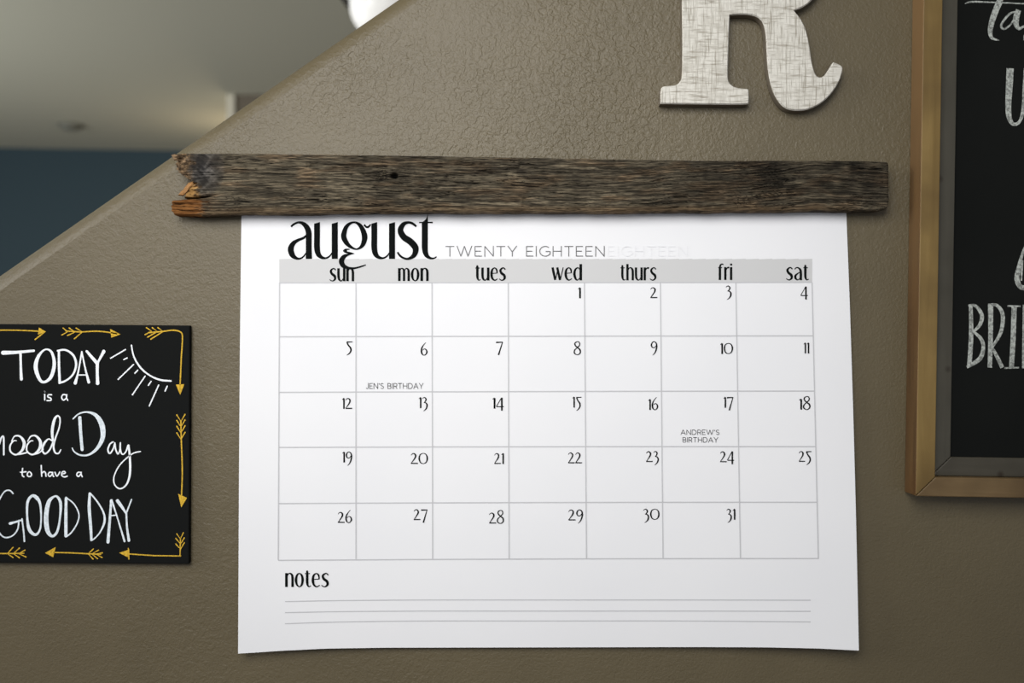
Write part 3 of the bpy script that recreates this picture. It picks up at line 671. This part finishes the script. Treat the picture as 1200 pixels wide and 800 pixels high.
# ------------------------------------------------------------------ small black sign on the left
def small_sign():
    T = 0.0075; D = T+0.0003
    base = Vector(U(80, 520, 0))
    root = thing('chalk_sign', 'small black sign with white hand lettering and gold arrow border, left of calendar', 'sign', base)
    c = [(-110, 378.6), (222.3, 381.2), (221.4, 660.8), (-110, 658.5)]
    fr = [U(x, y, T) for x, y in c]; V = [Vector(v)-base for v in fr]+[Vector((v[0], -0.0005, v[2]))-base for v in fr]
    o = obj('panel', V, [(0, 3, 2, 1), (4, 5, 6, 7), (0, 1, 5, 4), (1, 2, 6, 5), (2, 3, 7, 6), (3, 0, 4, 7)], M['black_panel'], root)
    b = o.modifiers.new('bevel', 'BEVEL'); b.width = 0.0012; b.segments = 3
    surf = lambda x, y, off=0.0: U(x, y, D+off)
    A = lambda p: (p[0]/5, 360+p[1]/5); B = lambda p: (p[0]/5, 510+p[1]/5)
    Cc = lambda p: (p[0]/6.153, 470+p[1]/6.153); Dd = lambda p: (p[0]/7.059, 560+p[1]/7.059)
    def word(name, m, f, strokes, w=9):
        ink = Ink(surf); ink.w = w
        for st in strokes:
            cl = st[-1] == 'C'; pts = st[:-1] if cl else st
            sm = True
            if pts[0] == 'P': ink.poly(pts[1:], f); continue
            if pts[0] == 'L': sm = False; pts = pts[1:]
            ink.stroke(pts, f, smooth=sm, closed=cl, cap='round')
        return ink.build(name, m, root)
    W, Bp, G = M['white_pen'], M['bright_pen'], M['gold_pen']
    word('lettering', Bp, A, [[(18, 266, 24), (100, 263, 18), (198, 254, 14)], [(120, 264, 14), (122, 350, 14), (125, 420, 18)],
        [(265, 247, 9), (226, 285, 18), (209, 350, 24), (232, 422, 18), (262, 437, 15), (300, 405, 20), (318, 330, 20), (302, 262, 14), 'C'],
        [(345, 258, 13), (346, 350, 14), (350, 440, 15)], [(337, 254, 10), (385, 250, 11), (430, 282, 13), (446, 335, 13), (428, 392, 11), (388, 428, 11), (348, 443, 12)],
        [(441, 443, 20), (458, 380, 10), (479, 262, 9)], [(479, 260, 9), (500, 360, 10), (520, 438, 17)], [(455, 396, 7), (510, 396, 7)],
        [(508, 257, 14), (545, 300, 18), (570, 328, 20)], [(608, 258, 20), (590, 292, 14), (570, 330, 12)], [(570, 325, 19), (570, 390, 17), (572, 445, 20)]])
    word('lettering', Bp, A, [[(262, 510), (262, 542)], [(262, 493), (263, 494)], [(302, 512), (284, 512), (280, 524), (298, 533), (297, 545), (275, 546)],
        [(390, 514), (370, 511), (361, 528), (372, 543), (388, 532), (391, 514)], [(391, 512), (390, 530), (397, 544)]], 8)
    word('sun_rays', Bp, A, [[(770, 222, 8), (785, 290, 9), (825, 355, 11), (880, 400, 9), (940, 425, 11), (1002, 431, 9)]]+
        [[a, b] for a, b in (((735, 247), (648, 298)), ((745, 296), (725, 306)), ((782, 335), (692, 422)), ((807, 368), (790, 386)), ((850, 403), (776, 512)), ((885, 434), (869, 457)), ((930, 455), (875, 577)), ((980, 462), (967, 490)))], 7.5)
    word('lettering', Bp, Cc, [[(-40, 385, 10), (-8, 310, 16), (10, 262, 12), (24, 254, 12), (27, 290, 13), (27, 385, 12)],
        [(84, 288, 8), (106, 252, 10), (145, 254, 14), (174, 298, 22), (160, 352, 18), (116, 385, 12), (76, 362, 12), (74, 318, 12), (98, 286, 9), (118, 285, 7)],
        [(116, 385, 10), (160, 378, 11), (200, 368, 9)],
        [(200, 288, 8), (224, 252, 10), (262, 252, 14), (292, 296, 22), (280, 350, 18), (236, 384, 12), (196, 362, 12), (194, 320, 12), (218, 288, 9), (238, 285, 7)],
        [(236, 384, 10), (280, 372, 10), (312, 345, 8)],
        [(378, 288, 9), (350, 272, 10), (318, 305, 16), (305, 350, 14), (325, 378, 12), (358, 350, 12), (380, 300, 12)],
        [(384, 300, 14), (376, 220, 20), (390, 140, 20), (412, 106, 13), (432, 122, 10), (428, 185, 10), (400, 265, 12), (386, 325, 14), (398, 370, 12), (422, 375, 10), (438, 350, 9)]])
    word('lettering', W, Cc, [[(575, 118, 24), (582, 230, 22), (592, 348, 22)], [(527, 126, 9), (570, 90, 10), (630, 78, 12), (692, 102, 26), (735, 172, 38), (740, 262, 32), (700, 340, 22), (640, 385, 14), (580, 388, 12), (537, 365, 10), (521, 338, 9)]])
    word('lettering', Bp, Cc, [[(816, 292, 9), (792, 310, 11), (778, 350, 12), (792, 376, 11), (815, 345, 10), (828, 300, 10)], [(828, 300, 10), (834, 345, 11), (850, 380, 10), (864, 350, 9), (868, 300, 9)],
        [(868, 300, 10), (868, 350, 12), (882, 382, 10), (905, 368, 10), (924, 320, 14)],
        [(926, 318, 15), (936, 400, 15), (937, 520, 16), (912, 600, 12), (866, 630, 10), (826, 600, 10), (823, 540, 9), (862, 462, 9), (922, 402, 9), (968, 372, 9), (1012, 362, 9)]])
    a_ = lambda x: [[(x+36, 514), (x+14, 512), (x+3, 530), (x+16, 542), (x+31, 526), (x+35, 514)], [(x+35, 512), (x+36, 530), (x+43, 543)]]
    word('lettering', Bp, Cc, [[(163, 484), (160, 530), (172, 544)], [(148, 512), (188, 508)], [(212, 508), (197, 522), (202, 540), (220, 541), (227, 524), 'C'],
        [(297, 463), (299, 505), (301, 541)], [(301, 520), (316, 507), (328, 516), (332, 541)]]+a_(344)+[[(396, 512), (411, 540), (431, 510)],
        [(444, 524), (470, 518), (464, 506), (448, 512), (445, 534), (463, 545), (485, 540)]]+a_(550), 9.5)
    word('lettering', W, Dd, [[(108, 128, 11), (80, 102, 12), (40, 110, 11), (2, 165, 11), (-24, 240, 11), (-30, 340, 11), (-15, 430, 11), (22, 482, 12), (65, 491, 12), (112, 470, 11), (147, 420, 12), (156, 350, 12)],
        [(84, 375, 24), (130, 362, 16), (185, 346, 13)], [(182, 338, 13), (194, 430, 13), (202, 522, 14)],
        [(265, 147, 22), (228, 200, 22), (225, 320, 17), (242, 425, 28), (292, 468, 22), (330, 425, 15), (340, 330, 14), (332, 215, 20), (303, 162, 30), 'C'],
        [(450, 152, 15), (404, 196, 32), (382, 310, 38), (392, 430, 36), (432, 480, 22), (474, 440, 20), (496, 330, 16), (502, 215, 24), (480, 160, 20), 'C']])
    word('lettering', W, Dd, [[(547, 165, 22), (545, 320, 26), (545, 478, 26)], [(548, 162, 11), (612, 214, 11), (652, 295, 11), (640, 370, 11), (592, 448, 12), (546, 485, 12)]])
    word('lettering', W, Dd, [[(742, 128, 20), (738, 250, 26), (750, 400, 24), (756, 512, 20)], [(746, 125, 12), (805, 195, 13), (856, 285, 15), (864, 360, 18), (832, 440, 13), (792, 490, 11), (758, 515, 12)],
        [(920, 184, 20), (910, 320, 20), (893, 528, 26)], [(924, 182, 15), (978, 350, 12), (1030, 522, 17)], [(916, 311, 10), (966, 305, 10)],
        [(972, 188, 28), (1008, 238, 24), (1042, 290, 15)], [(1088, 177, 12), (1045, 290, 12)], [(1045, 286, 15), (1050, 400, 16), (1066, 516, 22)]])
    def fl(*v): return [['L']+list(q) for q in v]
    word('arrow', G, A, [[(-60, 134, 7), (100, 134, 7), (250, 141, 7)], ['P', (228, 118), (270, 143), (222, 160)], ['L', (262, 143, 7), (206, 188, 8)]])
    word('arrow', G, A, fl([(370, 121), (396, 143), (362, 162)], [(405, 121), (440, 144), (396, 165)], [(445, 121), (482, 144), (436, 184)], [(385, 138), (480, 145)])+[[(478, 144), (560, 140), (620, 144), (690, 156)], ['P', (645, 126), (706, 158), (652, 178)]], 7)
    word('arrow', G, A, fl([(858, 119), (888, 140), (850, 160)], [(892, 119), (922, 141), (866, 174)], [(925, 119), (956, 141), (884, 186)], [(870, 148), (955, 141)])+[[(955, 141), (1012, 134), (1055, 143), (1069, 175), (1062, 300), (1055, 458)], ['P', (1030, 452), (1080, 450), (1056, 512)]], 7.5)
    word('arrow', G, A, fl(*[[(1036, y), (1060, y+38), (1084, y-3)] for y in (630, 662, 697, 735)], *[[(1060, 665), (1062, 780)]])+[[(1062, 775), (1068, 950), (1064, 1098)], ['P', (1044, 1092), (1096, 1116), (1062, 1172)]], 7.5)
    word('arrow', G, B, fl([(1036, 577), (1057, 606), (1074, 570)], [(1030, 603), (1058, 636), (1080, 600)], [(1030, 636), (1058, 666), (1080, 628)], [(1057, 604), (1055, 706)], [(1058, 706), (900, 704), (756, 694)], [(752, 662), (755, 724)])+[['P', (698, 688), (758, 668), (757, 718)]], 7)
    word('arrow', G, B, fl([(547, 665), (517, 693), (545, 724)], [(577, 672), (538, 694), (572, 722)], [(600, 688), (560, 694), (598, 715)], [(515, 693), (590, 697)], [(310, 685), (420, 688), (515, 693)])+[['P', (264, 688), (326, 654), (312, 714)]], 7)
    word('arrow', G, B, fl([(76, 656), (44, 692), (76, 715)], [(114, 660), (78, 692), (114, 717)], [(146, 672), (108, 692), (152, 712)], [(44, 692), (140, 690)], [(-60, 691), (44, 692)]), 7)
small_sign()

# ------------------------------------------------------------------ framed chalkboard on the right
def chalkboard():
    T = 0.0285
    corner = Vector(U(1073.0, 581.3, T)); corner.y = 0
    root = thing('framed_chalkboard', 'tall chalkboard in a raw pine frame at the right edge', 'chalkboard', corner)
    root.rotation_euler = (0, math.radians(0.92), 0)
    k = (1-T)/F; Wd, Hh = 0.62, 0.86
    rw = 22.6*k; mw = 20.5*(1-0.019)/F
    y_front, y_back = -T, -0.0008
    def rail(name, pts, y0, y1, m, lab=None, bev=0.0009):
        V = [(x, y0, z) for x, z in pts]+[(x, y1, z) for x, z in pts]
        o = obj(name, V, [(0, 1, 2, 3), (7, 6, 5, 4), (0, 4, 5, 1), (1, 5, 6, 2), (2, 6, 7, 3), (3, 7, 4, 0)], m, root)
        bmx = bmesh.new(); bmx.from_mesh(o.data); bmesh.ops.recalc_face_normals(bmx, faces=bmx.faces); bmx.to_mesh(o.data); bmx.free()
        b = o.modifiers.new('bevel', 'BEVEL'); b.width = bev; b.segments = 2
        return o
    g = 0.00025
    def four(name, a, w, y0, y1, mv, mh):
        x0, x1, z0, z1 = a, Wd-a, a, Hh-a
        L = rail(name, [(x0, z0+g), (x0, z1-g), (x0+w, z1-w-g), (x0+w, z0+w+g)], y0, y1, mv)
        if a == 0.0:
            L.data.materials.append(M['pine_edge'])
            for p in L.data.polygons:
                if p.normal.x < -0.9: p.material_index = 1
        rail(name, [(x0+g, z0), (x0+w+g, z0+w), (x1-w-g, z0+w), (x1-g, z0)], y0, y1, mh)
        rail(name, [(x1, z0+g), (x1-w, z0+w+g), (x1-w, z1-w-g), (x1, z1-g)], y0, y1, mv)
        rail(name, [(x0+g, z1), (x1-g, z1), (x1-w-g, z1-w), (x0+w+g, z1-w)], y0, y1, mh)
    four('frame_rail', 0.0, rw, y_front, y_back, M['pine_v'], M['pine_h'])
    four('inner_moulding', rw+g, mw+0.0015, -0.0190, -0.002, M['grey_v'], M['grey_h'])
    e = rw+0.012
    pb = box('slate_panel', e, Wd-e, -0.0150, -0.003, e, Hh-e, M['slate'], root)
    # chalk lettering lies on the slate
    mi = (Matrix.Translation(corner) @ root.rotation_euler.to_matrix().to_4x4()).inverted()
    d = 0.0152
    def word(f, strokes, w=12):
        ink = Ink(lambda x, y, off=0.0: U(x, y, d+off)); ink.w = w
        for st in strokes:
            cl = st[-1] == 'C'; pts = st[:-1] if cl else st
            ink.stroke(pts, f, closed=cl, cap='butt')
        o = ink.build('chalk_lettering', M['grey_chalk'], None)
        o.data.transform(mi); o.parent = root
        return o
    E = lambda p: (1110+p[0]/5, p[1]/5); G = lambda p: (1120+p[0]/4.21, 260+p[1]/4.21)
    word(E, [[(104, 22, 4), (125, 13, 9), (160, 10, 10), (250, 13, 8), (350, 17, 8), (460, 22, 8)], [(320, -40, 30), (306, 10, 36), (285, 60, 36), (264, 120, 34), (252, 180, 28), (262, 222, 18), (305, 236, 5)],
        [(398, 68, 8), (365, 82, 13), (328, 125, 13), (316, 155, 13), (334, 170, 12), (370, 145, 10), (402, 95, 10)], [(418, 58, 30), (405, 100, 36), (404, 142, 30), (422, 168, 18), (455, 150, 10)], [(449, 205, 4), (449, 236, 6)]])
    word(E, [[(369, 400, 42), (364, 500, 40), (358, 620, 34), (364, 690, 30), (388, 727, 20), (424, 712, 18), (446, 640, 22), (454, 520, 24), (462, 400, 28)]])
    word(G, [[(350, 100, 8), (328, 160, 14), (310, 230, 22), (302, 280, 26), (318, 318, 24), (350, 326, 24)], [(330, 190, 7), (326, 240, 10), (324, 290, 8)]])
    word(G, [[(74, 412, 18), (76, 560, 22), (67, 712, 22)], [(62, 412, 10), (98, 414, 15), (128, 458, 20), (120, 505, 18), (84, 545, 12)], [(86, 540, 10), (124, 575, 18), (136, 620, 18), (118, 675, 22), (55, 716, 14)],
        [(172, 408, 26), (172, 560, 23), (168, 718, 22)], [(160, 408, 10), (204, 412, 16), (232, 460, 20), (222, 545, 18), (178, 620, 12)], [(182, 622, 12), (204, 665, 18), (230, 718, 20)],
        [(288, 415, 26), (284, 560, 25), (275, 718, 24)], [(255, 414, 8), (320, 416, 8)], [(240, 720, 8), (312, 718, 8)],
        [(340, 408, 18), (338, 560, 18), (336, 722, 18)]])
chalkboard()
